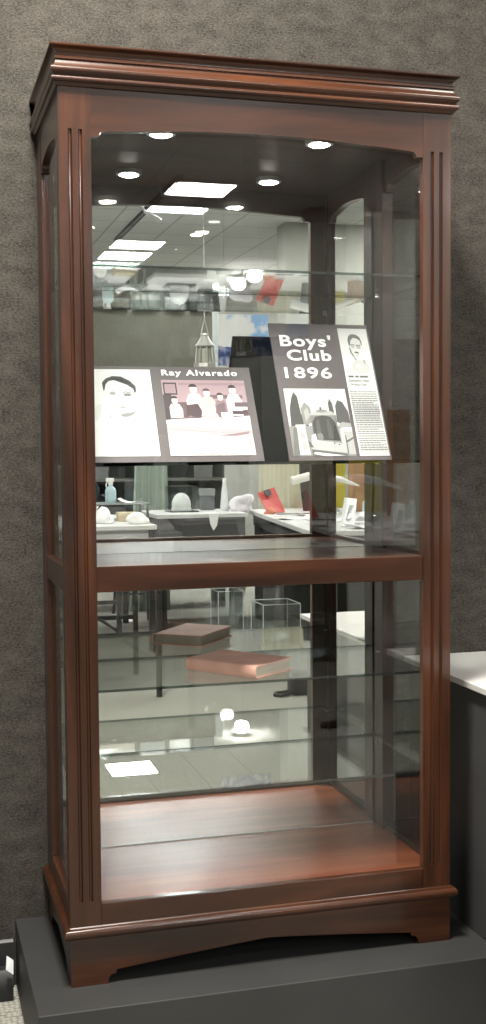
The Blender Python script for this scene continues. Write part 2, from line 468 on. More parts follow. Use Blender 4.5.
LETTER = plain('white lettering', (.88, .88, .88), .5)
rng = random.Random(3)

def make_board(name, label, o, w, h, dy, dz):
    r = empty(name, (o[0]+w/2, o[1]+dy/2, ZS), label, 'display board')
    b = Board(r, o, w, h, dy, dz)
    mb = b.slab(); ob = mb.build('panel', [BOARD_F, BOARD_B], r)
    for p in ob.data.polygons:
        p.material_index = 0 if p.normal.dot(b.n) > .5 else 1
    mb = MB()                                         # folding strut behind
    mb.skin([[b.P(.34, .86, -.0055), b.P(.66, .86, -.0055), b.P(.66, .86, -.0085), b.P(.34, .86, -.0085)],
             [b.P(.30, 0, 0)+V((0, dy*.98+.035, .0005)), b.P(.70, 0, 0)+V((0, dy*.98+.035, .0005)), b.P(.70, 0, 0)+V((0, dy*.98+.038, .0005)), b.P(.30, 0, 0)+V((0, dy*.98+.038, .0005))]])
    mb.build('strut', BOARD_B, r)
    return r, b

# the wide board
r, b = make_board('display_board', 'wide grey board with a portrait and a group photo on the glass shelf', (.068, .102, ZS+.0012), .413, .26, .13, .225)
por = [(ell(.50, .69, .215, .27), .985), ([(.05, 0), (.09, .26), (.20, .38), (.37, .45), (.62, .45), (.80, .36), (.93, .22), (.97, 0)], .985),
       ([(.40, .50), (.42, .40), (.50, .36), (.60, .40), (.62, .52)], .95),
       ([(.29, .74), (.28, .84), (.34, .89), (.44, .92), (.56, .915), (.68, .87), (.765, .80), (.765, .745), (.74, .71), (.72, .77), (.64, .815), (.54, .845), (.46, .87), (.38, .86), (.33, .82), (.31, .76)], .58),
       ([(.36, .865), (.46, .90), (.58, .89), (.70, .83), (.64, .83), (.54, .86), (.44, .885)], .48),
       (ell(.42, .715, .045, .018), .82), (ell(.63, .70, .058, .020), .74), ([(.56, .727), (.61, .74), (.70, .725), (.70, .716), (.61, .728), (.56, .717)], .70), ([(.38, .738), (.43, .75), (.48, .738), (.43, .741)], .80),
       ([(.52, .60), (.56, .592), (.60, .602), (.56, .582)], .84), ([(.48, .553), (.54, .567), (.64, .56), (.58, .545), (.52, .543)], .83),
       ([(.49, .465), (.56, .485), (.66, .495), (.72, .52), (.70, .475), (.62, .445), (.54, .442)], .78),
       ([(.335, .42), (.345, .475), (.36, .46), (.35, .42)], .84), (rect(.40, .035, .54, .045), .86), (rect(.58, .035, .68, .045), .9), ([(.06, .42), (.10, .54), (.24, .60), (.24, .45), (.15, .40)], .965)]
b.pic('portrait_print', .012, .06, .405, .965, por, 1.0, r, 1.7)
P = (.62, .52, .56); Q = (.93, .88, .89)
def boy(x, y, s, skin, shirt, hair):
    return [([(x-.075*s, y-.30*s), (x-.085*s, y-.12*s), (x-.05*s, y-.045*s), (x+.05*s, y-.045*s), (x+.085*s, y-.12*s), (x+.075*s, y-.30*s)], shirt), (ell(x, y, .038*s, .055*s, 14), skin), (ell(x-.004, y+.03*s, .042*s, .036*s, 14, 0, 180), hair)]
S = (.90, .84, .84); K = (.25, .2, .22)
grp = [(rect(0, .70, 1, 1), (.72, .62, .65)), (rect(0, .40, 1, .70), (.45, .37, .40)), (rect(0, .22, 1, .50), (.88, .82, .83)), (rect(.015, .80, .175, .965), K), (rect(.03, .82, .16, .945), (.66, .57, .6)),
       (rect(.0, .62, .10, .80), (.33, .27, .3)), (rect(.20, .93, 1, .965), (.66, .56, .6)), (rect(.5, .75, .95, .80), (.5, .42, .46))]
grp += boy(.13, .72, .98, S, (.95, .9, .9), K) + boy(.37, .87, 1.2, S, (.90, .83, .85), K) + boy(.525, .82, 1.05, S, (.84, .78, .78), (.4, .33, .36)) + boy(.68, .77, .9, S, (.62, .52, .56), K) + boy(.84, .86, 1.15, S, (.93, .87, .88), K)
grp += [(rect(.0, .42, .06, .62), (.30, .25, .28)), ([(.25, .52), (.26, .66), (.40, .68), (.44, .58), (.42, .50)], (.36, .28, .31)), ([(.62, .66), (.60, .56), (.66, .48), (.72, .52), (.72, .70)], (.5, .42, .45)), (rect(.80, .60, .99, .64), (.9, .85, .85)), (rect(.80, .54, .985, .585), (.35, .28, .31)), (rect(.84, .64, .97, .70), (.45, .37, .4)), (rect(.66, .49, .80, .565), Q),
       ([(0, .46), (.22, .49), (.60, .47), (1, .52), (1, .44), (.3, .40), (0, .41)], (.95, .9, .9)), ([(.06, .49), (.4, .505), (.42, .49), (.06, .47)], (.5, .42, .45)),
       ([(0, .40), (.5, .36), (1, .33), (1, .29), (.5, .30), (0, .345)], (.80, .73, .75)), ([(.60, .26), (.8, .285), (.97, .315), (.96, .28), (.8, .255)], (.62, .54, .57)), ([(.55, .55), (.57, .40), (.60, .25), (.63, .4), (.62, .54)], Q), (rect(0, 0, 1, .225), (.95, .92, .925))]
grp += lines(.03, .012, .98, .20, 6, (.82, .78, .79), rng)
b.pic('group_photo_print', .463, .06, .955, .855, grp, Q, r)
b.text('Ray Alvarado', 'lettering', .470, .905, .186, .0150, LETTER, r, bold=.035, space=1.22)

# the tall board
r, b = make_board('display_board', "tall grey board headed Boys' Club 1896 leaning beside the wide board", (.534, .078, ZS+.0012), .256, .373, .165, .335)
b.text("Boys'", 'lettering', .085, .828, .132, .0300, LETTER, r, bold=.028, space=1.12)
b.text('Club', 'lettering', .135, .722, .113, .0285, LETTER, r, bold=.028, space=1.12)
b.text('1896', 'lettering', .085, .590, .119, .0290, LETTER, r, bold=.018, space=1.15)
gate = [(rect(0, .45, 1, 1), .93), (ell(.6, .86, .2, .05), .85), (ell(.3, .93, .22, .04), .88),
        (rect(0, 0, 1, .44), .62), ([(.03, .44), (.05, .70), (.10, .86), (.15, .95), (.20, .88), (.22, .62), (.30, .50), (.32, .44)], .34), ([(.24, .44), (.22, .7), (.30, .80), (.38, .72), (.40, .5)], .60), ([(.28, .5), (.27, .66), (.33, .72), (.36, .6)], .72),
        ([(.68, .52), (.68, .78), (.715, .85), (.75, .78), (.77, .52)], .36), ([(.78, .50), (.79, .74), (.84, .83), (.92, .80), (.99, .66), (1, .46), (.9, .44)], .42), ([(.80, .46), (.86, .50), (1, .48), (1, .36), (.82, .38)], .70),
        (ell(.565, .59, .215, .09, 20, 0, 180), .74), (ell(.555, .665, .09, .025, 14), .58), (ell(.545, .70, .018, .03, 10), .35), (rect(.36, .27, .78, .60), .55),
        ([(.37, .24), (.38, .50), (.44, .575), (.56, .60), (.68, .575), (.745, .50), (.79, .22), (.6, .23)], .30), ([(.42, .3), (.44, .52), (.49, .55), (.50, .28)], .40), ([(.60, .26), (.61, .55), (.66, .54), (.69, .25)], .38), (ell(.47, .28, .05, .06), .55),
        ([(.32, .26), (.50, .22), (.78, .19), (.86, .10), (.86, .04), (.30, .10)], .80), ([(.30, .10), (.6, .06), (.86, .03), (.86, 0), (.30, .0)], .45), ([(.34, .06), (.84, .005), (.5, 0), (.32, .03)], .92), ([(.33, .30), (.40, .33), (.41, .24), (.33, .22)], .9),
        ([(.10, .02), (.12, .44), (.245, .45), (.27, .02)], .86), (rect(.10, .42, .255, .46), .95), (ell(.19, .3, .035, .05), .74), (ell(.19, .14, .04, .06), .76), ([(.0, 0), (.06, .42), (.115, .42), (.10, 0)], .50),
        ([(.80, .10), (.80, .40), (.86, .42), (.88, .08)], .80), ([(.86, .02), (.87, .42), (1, .42), (1, .02)], .76), (rect(.86, .36, 1, .42), .9), ([(.88, .22), (1, .28), (1, .25), (.88, .19)], .45), (rect(.87, .02, .885, .3), .4), (ell(.68, .185, .012, .01), .2), (ell(.755, .165, .012, .01), .2), ([(.26, .22), (.30, .2), (.34, .12), (.28, .13)], .42)]
b.pic('gate_photo_print', .048, .030, .655, .512, gate, .95, r)
man = [(ell(.52, .855, .20, .080), .95), ([(.30, .86), (.285, .905), (.34, .94), (.45, .955), (.60, .952), (.72, .93), (.76, .895), (.76, .855), (.73, .87), (.70, .905), (.60, .92), (.48, .925), (.38, .90), (.345, .86)], .62),
       ([(.29, .84), (.31, .80), (.40, .765), (.44, .745), (.50, .74), (.44, .765), (.36, .81), (.325, .85)], .66),
       (rect(.36, .862, .48, .872), .70), (rect(.55, .855, .70, .865), .68), (ell(.43, .852, .07, .013), .86), (ell(.63, .847, .075, .013), .84), (rect(.335, .866, .74, .8685), .72), ([(.44, .800), (.50, .813), (.58, .808), (.62, .795), (.56, .797), (.50, .801)], .45), ([(.48, .782), (.54, .786), (.60, .780), (.54, .777)], .78), ([(.44, .752), (.56, .742), (.68, .752), (.62, .734), (.50, .732)], .74),
       ([(.28, .64), (.30, .71), (.42, .745), (.66, .745), (.86, .715), (.93, .64)], .90), ([(.70, .74), (.74, .755), (.78, .73), (.74, .71)], .75), ([(.42, .7), (.52, .72), (.6, .70), (.52, .66)], .94)]
man += lines(.04, .03, .95, .50, 27, .70, rng)
pp = b.pic('newspaper_print', .690, .030, .985, .970, man, .965, r, 1.35)
INK = plain('newsprint ink', (.03, .03, .03), .6)
mb = MB()
for u, v, w in ((.715, .598, .055), (.785, .598, .035), (.83, .598, .085)):
    mb.skin([[b.P(u, v, .0010), b.P(u+w, v, .0010), b.P(u+w, v+.014, .0010), b.P(u, v+.014, .0010)], [b.P(u, v, .0012), b.P(u+w, v, .0012), b.P(u+w, v+.014, .0012), b.P(u, v+.014, .0012)]])
mb.build('caption_line', plain('caption ink', (.12, .12, .12), .6), r)
b.text('Executive Head', 'caption', .715, .567, .052, .0058, INK, r, bold=.01, space=1)
b.text('Of Boys Club', 'caption', .720, .538, .042, .0058, INK, r, bold=.01, space=1)

# ------------------------------------------------------------------ the book on the third shelf
def book():
    z0 = .6486+.0004; t = .029
    o = V((.439, .045, 0)); a = V((-.128, .162, 0)); a /= a.length; bb = V((a.y, -a.x, 0))
    L, Wd = .205, .148
    r = empty('hardback_book', (o+a*L/2+bb*Wd/2)+V((0, 0, z0)), 'salmon red hardback book lying shut on the lower glass shelf', 'book')
    def P(x, y, z): return o+bb*x+a*y+V((0, 0, z0+z))
    CL = plain('red book cloth', (.95, .52, .42), .6, noise=.14, nscale=14, bump=.15, spec=.25)
    c = .0028
    mb = MB()
    outl = []
    for k in range(9):                                   # rounded spine
        ang = math.radians(-90-180*k/8); outl.append((.006+.0075*math.cos(ang), t/2+(t/2)*math.sin(ang)))
    inner = []
    for k in range(9):
        ang = math.radians(-90-180*k/8); inner.append((.006+.0045*math.cos(ang), t/2+(t/2-c)*math.sin(ang)))
    prof = [(Wd, 0)] + outl + [(Wd, t), (Wd, t-c)] + inner[::-1] + [(Wd, c)]
    n = len(prof)
    A = [mb.bm.verts.new(P(x, 0, z)) for x, z in prof]; B = [mb.bm.verts.new(P(x, L, z)) for x, z in prof]
    for i in range(n):
        j = (i+1) % n; mb._f([A[i], A[j], B[j], B[i]])
    m_ = n//2
    half = n//2
    for R in (A, B):
        for i in range(half-1):
            mb._f([R[i], R[i+1], R[n-2-i], R[n-1-i]])
    mb.build('cover', CL, r)
    mb = MB(); pts = [(.006, c), (Wd-.005, c), (Wd-.0065, t/2), (Wd-.005, t-c), (.006, t-c)]
    mb.skin([[P(x, .0035, z) for x, z in pts], [P(x, L-.0035, z) for x, z in pts]])
    m, nt, N, L_, bs = base('book page edges')
    tc = N.new('ShaderNodeTexCoord'); mp = N.new('ShaderNodeMapping'); mp.inputs['Scale'].default_value = (8, 8, 900)
    nz = N.new('ShaderNodeTexNoise'); nz.inputs['Scale'].default_value = 1; rr = N.new('ShaderNodeValToRGB')
    rr.color_ramp.elements[0].color = (.42, .36, .29, 1); rr.color_ramp.elements[1].color = (.78, .72, .62, 1)
    L_.new(tc.outputs['Object'], mp.inputs[0]); L_.new(mp.outputs[0], nz.inputs['Vector']); L_.new(nz.outputs['Fac'], rr.inputs[0]); L_.new(rr.outputs[0], bs.inputs['Base Color']); bs.inputs['Roughness'].default_value = .85
    mb.build('page_block', m, r)
book()

# ------------------------------------------------------------------ black bag on the floor left of the plinth
r = empty('equipment_bag', (-.26, .375, ZF), 'black soft bag with a white tag on the carpet left of the plinth', 'bag')
mb = MB(); rings = []
for k in range(11):
    t = k/10; x = -.50+.402*t; s = .72+.28*math.sin(math.pi*min(1, t*1.05+.1))
    rings.append([(x, .375-.040*s, ZF+.001), (x, .375-.045*s, ZF+.03), (x, .375-.038*s, ZF+.07*s), (x, .375-.012*s, ZF+.098*s), (x, .38+.012*s, ZF+.100*s), (x, .38+.028*s, ZF+.075*s), (x, .38+.032*s, ZF+.03), (x, .38+.028*s, ZF+.001)])
mb.skin(rings)
mb.build('bag_body', plain('black nylon', (.010, .010, .011), .55, noise=.3, nscale=40, bump=.3), r, smooth=True)
mb = MB(); mb.tube([(-.42, .372, ZF+.09), (-.37, .36, ZF+.125), (-.25, .36, ZF+.125), (-.20, .372, ZF+.09)], .007, 8); mb.build('handle', BLACK, r, smooth=True)
mb = MB(); q = [(-.117, .328, -.082), (-.100, .328, -.096), (-.099, .333, -.062), (-.114, .335, -.050)]
mb.skin([q, [(x+.001, y-.002, z) for x, y, z in q]]); mb.build('tag', plain('tag paper', (.75, .77, .80), .35), r)

# ------------------------------------------------------------------ the room seen in the mirror: ceiling
FLUO = emit('fluorescent diffuser', (.97, 1.0, .985), 55.0)
TRIM = plain('white enamel trim', (.75, .75, .74), .4)
proto = None
def troffer(x, y, label):
    r = empty('ceiling_light', (x, y, ZC), label, 'ceiling light', 'fluorescent ceiling panels')
    a, bq = .285, .275
    mb = MB()
    for p, q in (((-.30, -.30), (.30, -bq)), ((-.30, bq), (.30, .30)), ((-.30, -bq), (-.275, bq)), ((.275, -bq), (.30, bq))):
        mb.box((x+p[0], y+p[1], ZC-.012), (x+q[0], y+q[1], ZC))
    mb.build('light_frame', TRIM, r)
    mb = MB(); mb.box((x-.275, y-bq, ZC-.008), (x+.275, y+bq, ZC-.001)); mb.build('diffuser', FLUO, r)
troffer(2.25, -7.90, 'square fluorescent ceiling panel reflected highest, just under the cabinet lamps')
troffer(2.24, -10.86, 'farther square fluorescent ceiling panel reflected at upper left below the dark track')
SPOT = emit('downlight bulb', (1, .96, .9), 150)
SPOT2 = emit('small bulb', (1, .97, .92), 10)
def spot(x, y, label, mat, rr=.085, drop=.06, sag=1.3):
    r = empty('recessed_spotlight', (x, y, ZC), label, 'spotlight', 'round ceiling spotlights')
    mb = MB(); mb.lathe((x, y, ZC-drop), [(rr*.95, 0), (rr*1.25, .004), (rr*1.25, drop)], 24); mb.build('housing', TRIM, r, smooth=True)
    mb = MB(); mb.lathe((x, y, ZC-drop-rr*sag), [(rr*.25, 0), (rr*.62, rr*.1*sag), (rr*.88, rr*.33*sag), (rr*.95, rr*.62*sag), (rr*.8, rr*sag)], 24); mb.build('bulb', mat, r, smooth=True)
spot(4.00, -12.17, 'large bright round ceiling spotlight at the far end of the room', SPOT, .10)
spot(3.88, -12.90, 'small dimmer round ceiling light left of the bright spotlight', SPOT2, .05, .03)
spot(2.74, -9.30, 'small round white downlight alone on the ceiling tiles', SPOT2, .065, .01, .15)
mb = MB(); mb.box((1.93, -9.8, ZC-.02), (1.955, -7.4, ZC)); mb.box((1.985, -9.8, ZC-.012), (1.997, -7.4, ZC), )
for k in range(4): mb.box((1.956, -9.7+.75*k, ZC-.01), (1.984, -9.66+.75*k, ZC-.002))
o = mb.thing('lighting_track', GREYD, 'long dark track running along the ceiling tiles beside the panels', 'track')
mb = MB(); mb.tube([(1.80, -7.5, ZC-.0005), (1.80, -7.5, ZC-.10), (1.83, -7.5, ZC-.16), (1.90, -7.5, ZC-.175), (1.975, -7.5, ZC-.22)], .012, 8)
mb.thing('ceiling_hook', TRIM, 'thin curved white hook hanging from the ceiling near the highest panel', 'hook', smooth=True)

# ------------------------------------------------------------------ partition and the things round it
r = empty('partition', (1.6, -8.55, ZF), 'olive cloth covered partition standing behind the hanging lantern', 'partition')
mb = MB(); mb.box((.15, -8.58, .15), (2.70, -8.50, 2.58)); mb.build('cloth_panel', PARTF, r)
mb = MB(); mb.box((2.701, -8.59, ZF), (2.775, -8.49, 2.60)); mb.build('frame_post', plain('pale grey metal', (.30, .31, .30), .4), r, bev=.003)
mb = MB(); mb.box((.09, -8.59, ZF), (.149, -8.49, 2.60)); mb.build('frame_post', MATS['pale grey metal'], r, bev=.003)
BX = [plain('white card', (.70, .70, .68), .7), plain('beige card', (.50, .46, .38), .7), plain('grey card', (.25, .26, .26), .7), plain('dark card', (.05, .055, .06), .6)]
def lidded_box(name, label, cat, a, bq, mat, lid, group=None):
    r = empty(name, ((a[0]+bq[0])/2, (a[1]+bq[1])/2, a[2]), label, cat, group)
    h = bq[2]-a[2]
    mb = MB(); mb.box((a[0]+.004, a[1]+.004, a[2]), (bq[0]-.004, bq[1]-.004, bq[2]-h*.3), bev=.002); mb.build('box_body', mat, r)
    mb = MB(); mb.box((a[0], a[1], bq[2]-h*.32), (bq[0], bq[1], bq[2]), bev=.002); mb.build('lid', lid, r)
G = 'boxes along the top of the partition'
lidded_box('storage_box', 'long beige storage box on top of the partition at the left', 'box', (1.42, -8.6, 2.583), (1.85, -8.46, 2.68), BX[1], BX[0], G)
lidded_box('storage_box', 'grey storage box on the partition right of the beige one', 'box', (1.90, -8.6, 2.583), (2.16, -8.46, 2.72), BX[2], BX[0], G)
lidded_box('storage_box', 'white storage box on the partition right of the grey one', 'box', (2.20, -8.6, 2.583), (2.42, -8.46, 2.71), BX[0], BX[0], G)
lidded_box('storage_box', 'dark storage box at the right end of the partition top', 'box', (2.46, -8.6, 2.583), (2.68, -8.46, 2.71), BX[3], BX[2], G)

# lantern
cx, cy, q = 1.285, -3.1, .80
LZ = 1.630
r = empty('hanging_lantern', (cx, cy, LZ), 'grey metal lantern hanging on a long chain before the olive partition', 'lantern')
LM = plain('pewter', (.46, .46, .44), .45, .5)
def lz(prof): return [(a*q, b*q) for a, b in prof]
mb = MB(); mb.lathe((cx, cy, LZ), lz([(.072, 0), (.080, .006), (.078, .03), (.066, .036)]), 8); mb.build('base_ring', LM, r)
for k in range(8):
    a = k*math.pi/4
    mb = MB(); mb.tube([(cx+.066*q*math.cos(a), cy+.066*q*math.sin(a), LZ+.036*q), (cx+.056*q*math.cos(a), cy+.056*q*math.sin(a), LZ+.145*q)], .005, 6); mb.build('bar', LM, r)
mb = MB(); mb.lathe((cx, cy, LZ+.145*q), lz([(.066, 0), (.070, .008), (.052, .03), (.034, .06), (.026, .075), (.028, .082), (.012, .095)]), 16); mb.build('roof', LM, r, smooth=True)
mb = MB(); mb.lathe((cx, cy, LZ+.038*q), lz([(.048, 0), (.048, .10)]), 16); mb.build('lamp_glass', plain('frosted lamp glass', (.34, .35, .30), .5), r, smooth=True)
mb = MB(); z = LZ+.33*q; k = 0
while z < ZC-.03:
    d = .005 if k % 2 else 0; e = .005-d
    mb.tube([(cx-d, cy-e, z), (cx+d, cy+e, z+.018), (cx-d, cy-e, z+.036)], .0026, 5); z += .034; k += 1
mb.tube([(cx, cy, z), (cx, cy, ZC)], .003, 5)
mb.build('chain', LM, r)
mb = MB(); mb.tube([(cx-.028*q, cy, LZ+.215*q), (cx-.020*q, cy, LZ+.26*q), (cx, cy, LZ+.34*q), (cx+.020*q, cy, LZ+.26*q), (cx+.028*q, cy, LZ+.215*q)], .0035, 6); mb.build('bail', LM, r)

# landscape poster
def poster_mat():
    m, nt, N, L, bs = base('poster print')
    tc = N.new('ShaderNodeTexCoord'); sp = N.new('ShaderNodeSeparateXYZ'); L.new(tc.outputs['Object'], sp.inputs[0])
    n = N.new('ShaderNodeTexNoise'); n.inputs['Scale'].default_value = 7; n.inputs['Detail'].default_value = 6; L.new(tc.outputs['Object'], n.inputs['Vector'])
    gx = N.new('ShaderNodeMath'); gx.operation = 'MULTIPLY_ADD'; gx.inputs[1].default_value = .95; L.new(sp.outputs['X'], gx.inputs[0]); L.new(n.outputs['Fac'], gx.inputs[2])
    cl = N.new('ShaderNodeValToRGB'); e = cl.color_ramp.elements; e[0].position = .50; e[0].color = (.86, .87, .90, 1); e[1].position = .60; e[1].color = (.27, .50, .85, 1)
    L.new(gx.outputs[0], cl.inputs[0])
    n2 = N.new('ShaderNodeTexNoise'); n2.inputs['Scale'].default_value = 26; n2.inputs['Detail'].default_value = 5; L.new(tc.outputs['Object'], n2.inputs['Vector'])
    lo = N.new('ShaderNodeValToRGB'); e = lo.color_ramp.elements; e[0].position = .40; e[0].color = (.03, .05, .16, 1); e[1].position = .62; e[1].color = (.42, .40, .50, 1)
    k = e.new(.52); k.color = (.10, .17, .42, 1); L.new(n2.outputs['Fac'], lo.inputs[0])
    hz = N.new('ShaderNodeMath'); hz.operation = 'MULTIPLY_ADD'; hz.inputs[1].default_value = .12; L.new(n.outputs['Fac'], hz.inputs[0]); L.new(sp.outputs['Z'], hz.inputs[2])
    th = N.new('ShaderNodeMath'); th.operation = 'GREATER_THAN'; th.inputs[1].default_value = .17; L.new(hz.outputs[0], th.inputs[0])
    mx = N.new('ShaderNodeMixRGB'); L.new(th.outputs[0], mx.inputs[0]); L.new(lo.outputs[0], mx.inputs[1]); L.new(cl.outputs[0], mx.inputs[2])
    L.new(mx.outputs[0], bs.inputs['Base Color']); bs.inputs['Roughness'].default_value = .3
    return m
PZ, PY = 1.70, -3.86
r = empty('hanging_poster', (1.72, PY, PZ), 'poster of blue sky, white clouds and mountains hanging right of the lantern', 'poster')
mb = MB(); mb.box((1.56, PY-.006, PZ), (1.882, PY+.006, 2.018)); mb.build('poster_panel', poster_mat(), r)
for x in (1.60, 1.84):
    mb = MB(); mb.tube([(x, PY, 2.0175), (x, PY, ZC)], .0015, 5); mb.build('wire', CHROME, r)

def slab(mb, q, d): mb.skin([[V(p) for p in q], [V(p)+V(d) for p in q]])
# right side of the reflected room
# ------------------------------------------------------------------ tables and what stands on them
def table(name, label, quad, zt, apron_z, legs, top=WHITE, apron=GREYD, th=.03):
    c = sum((V((*p, 0)) for p in quad), V())/4
    r = empty(name, (c.x, c.y, ZF), label, 'table')
    mb = MB(); mb.skin([[(x, y, zt-th) for x, y in quad], [(x, y, zt) for x, y in quad]]); mb.build('table_top', top, r, bev=.003)
    ins = [(c.x+(x-c.x)*.95, c.y+(y-c.y)*.95) for x, y in quad]
    ins2 = [(c.x+(x-c.x)*.93, c.y+(y-c.y)*.93) for x, y in quad]
    mb = MB()
    for i in range(4):
        j = (i+1) % 4
        p = [ins[i], ins[j], ins2[j], ins2[i]]
        mb.skin([[(x, y, apron_z) for x, y in p], [(x, y, zt-th-.0005) for x, y in p]])
    mb.build('apron', apron, r)
    for (x, y) in (ins2 if legs else []):
        mb = MB(); mb.box((x-.022, y-.022, ZF), (x+.022, y+.022, zt-th-.001)); mb.build('leg', legs, r, bev=.003)
    return r
table('work_table', 'white work table at left in the mirror carrying the spray bottle', [(.45, -5.9), (1.34, -5.9), (1.28, -4.45), (.45, -4.45)], .68, .56, BLACK, apron=plain('pale apron', (.5, .5, .5), .5))
tc = table('exhibit_table', 'white topped table with dark skirt carrying the clear case', [(1.46, -6.05), (2.20, -6.05), (2.16, -5.32), (1.46, -5.32)], .70, .14, None)
mb = MB(); mb.skin([[(2.055, -5.50, ZF), (2.12, -5.50, ZF), (2.12, -5.55, ZF), (2.055, -5.55, ZF)], [(2.085, -5.45, .14), (2.18, -5.45, .14), (2.18, -5.52, .14), (2.085, -5.52, .14)]]); mb.build('leg', WHITE, tc)
for p in ((1.52, -5.40), (1.52, -5.95), (2.20, -5.95)):
    mb = MB(); mb.box((p[0]-.02, p[1]-.02, ZF), (p[0]+.02, p[1]+.02, .14)); mb.build('leg', BLACK, tc)
tr = table('long_counter', 'long white counter covered with papers at right in the mirror', [(2.31, -5.85), (1.93, -3.2), (3.3, -3.0), (3.6, -5.85)], .70, .58, None)
mb = MB(); mb.box((2.36, -5.84, ZF), (3.45, -5.60, .575)); mb.build('base_cabinet', GREYD, tr)
for p in ((2.12, -3.36), (3.1, -3.3)):
    mb = MB(); mb.box((p[0]-.025, p[1]-.025, ZF), (p[0]+.025, p[1]+.025, .579)); mb.build('leg', GREYM, tr)

# riser and spray bottle
r = empty('riser_shelf', (1.17, -5.2, .68), 'low grey riser shelf on the white work table', 'riser')
mb = MB(); mb.box((.95, -5.38, .792), (1.40-.04, -5.05, .802), bev=.002); mb.build('shelf_top', plain('smoked shelf', (.30, .32, .31), .25), r)
for x in (.97, 1.34):
    for y in (-5.36, -5.07):
        mb = MB(); mb.box((x-.008, y-.008, .681), (x+.008, y+.008, .7915)); mb.build('leg', CHROME, r)
r = empty('spray_bottle', (1.085, -5.15, .802), 'pale blue spray bottle with white trigger on the riser shelf', 'bottle')
PB = plain('pale blue plastic', (.50, .66, .72), .35)
mb = MB(); mb.lathe((1.088, -5.15, .8025), [(.036, 0), (.040, .006), (.040, .085), (.034, .105), (.016, .122), (.014, .132)], 20); mb.build('bottle_body', PB, r, smooth=True)
mb = MB(); mb.lathe((1.088, -5.15, .934), [(.017, 0), (.017, .018), (.012, .020)], 14); mb.build('collar', PAPER, r)
mb = MB(); mb.box((1.055, -5.165, .953), (1.112, -5.135, .982), bev=.006); mb.build('spray_head', PAPER, r)
mb = MB(); mb.tube([(1.066, -5.15, .955), (1.055, -5.15, .935), (1.058, -5.15, .915)], .005, 8); mb.build('trigger', PAPER, r)
def sheet(name, label, c, w, d, z, rot, cat='paper', mat=PAPER, curl=.01, group=None):
    mb = MB(); n = 6; ca, sa = math.cos(rot), math.sin(rot)
    top = []; 
    for k in range(n+1):
        t = k/n-.5; h = curl*(2*t)**2
        top.append((t*w, h))
    rings = []
    for s in (-d/2, d/2):
        ring = [(c[0]+x*ca-s*sa, c[1]+x*sa+s*ca, z+h+.0008) for x, h in top] + [(c[0]+x*ca-s*sa, c[1]+x*sa+s*ca, z+h) for x, h in top[::-1]]
        rings.append(ring)
    mb.skin(rings)
    return mb.thing(name, mat, label, cat, group)
sheet('paper_sheet', 'curled white sheet of paper on the riser beside the spray bottle', (1.24, -5.2), .17, .2, .8025, .3, curl=.03)
lidded_box('cardboard_box', 'small tan cardboard box on the white work table', 'box', (1.10, -5.02, .681), (1.24, -4.90, .745), plain('tan card', (.42, .34, .20), .7), plain('kraft card', (.52, .44, .28), .7))
# crumpled white paper
def crumple(name, label, c, rx, ry, rz, mat, cat, seed, amp=.35, group=None):
    t = bmesh.new(); bmesh.ops.create_icosphere(t, subdivisions=3, radius=1); rg = random.Random(seed)
    ph = [(V((rg.uniform(-1, 1), rg.uniform(-1, 1), rg.uniform(-1, 1))).normalized(), rg.uniform(2, 5), rg.uniform(0, 6)) for _ in range(7)]
    for v in t.verts:
        s = 1+amp*sum(math.sin(v.co.dot(d)*f+p) for d, f, p in ph)/4
        co = v.co*s; v.co = V((c[0]+co.x*rx, c[1]+co.y*ry, c[2]+max(-.6, co.z)*rz+.6*rz))
    mb = MB(); mb.merge(t); return mb.thing(name, mat, label, cat, group)
crumple('crumpled_paper', 'crumpled white tissue paper at the right end of the work table', (1.18, -4.66, .681), .09, .09, .045, PAPER, 'paper', 2)
crumple('crumpled_paper', 'small crumpled white tissue at the left end of the work table', (.98, -4.75, .681), .06, .06, .06, PAPER, 'paper', 4)
# clear case with white knitted cap
r = empty('clear_case', (1.74, -5.72, .70), 'clear acrylic case standing on the dark skirted table', 'case')
mb = MB(); mb.box((1.625, -5.83, .701), (1.85, -5.61, .707)); mb.build('case_base', BLACK, r)
mb = MB(); mb.box((1.63, -5.825, .7075), (1.845, -5.615, .90)); mb.build('case_cover', ACRYL, r)
r = empty('white_hat', (1.735, -5.72, .7075), 'white domed hat inside the clear case', 'hat')
mb = MB(); mb.lathe((1.735, -5.72, .7335), [(.072, 0), (.076, .02), (.070, .055), (.055, .085), (.032, .105), (.008, .113)], 22); mb.build('crown', plain('white cotton', (.82, .82, .80), .8), r, smooth=True)
mb = MB(); mb.lathe((1.735, -5.72, .7080), [(.076, 0), (.079, .012), (.074, .0255)], 22); mb.build('brim', plain('white cotton', (.82, .82, .80), .8), r, smooth=True)
mb = MB(); slab(mb, [(1.84, -5.45, .7005), (1.94, -5.43, .7005), (1.93, -5.306, .7005), (1.85, -5.306, .7005)], (0, 0, .003)); slab(mb, [(1.85, -5.312, .7005), (1.93, -5.312, .7005), (1.912, -5.308, .61), (1.885, -5.306, .575), (1.862, -5.308, .62)], (0, .006, .0))
mb.thing('white_cloth', PAPER, 'white cloth corner hanging over the edge of the skirted table', 'cloth')
r = empty('cone_bottle', (2.09, -5.75, .70), 'tall white tapered bottle on the skirted table', 'bottle')
mb = MB(); mb.lathe((2.09, -5.75, .701), [(.034, 0), (.036, .01), (.022, .16), (.013, .22)], 18); mb.build('bottle_body', plain('milky plastic', (.75, .77, .77), .4), r, smooth=True)
mb = MB(); mb.lathe((2.09, -5.75, .9215), [(.016, 0), (.016, .03), (.012, .034)], 14); mb.build('bottle_cap', PAPER, r, smooth=True)
crumple('tissue_bundle', 'bundle of white tissue heaped between the bottle and the red clipboard', (2.20, -5.62, .701), .085, .08, .075, plain('grey white tissue', (.68, .66, .70), .7), 'tissue', 9, .5)
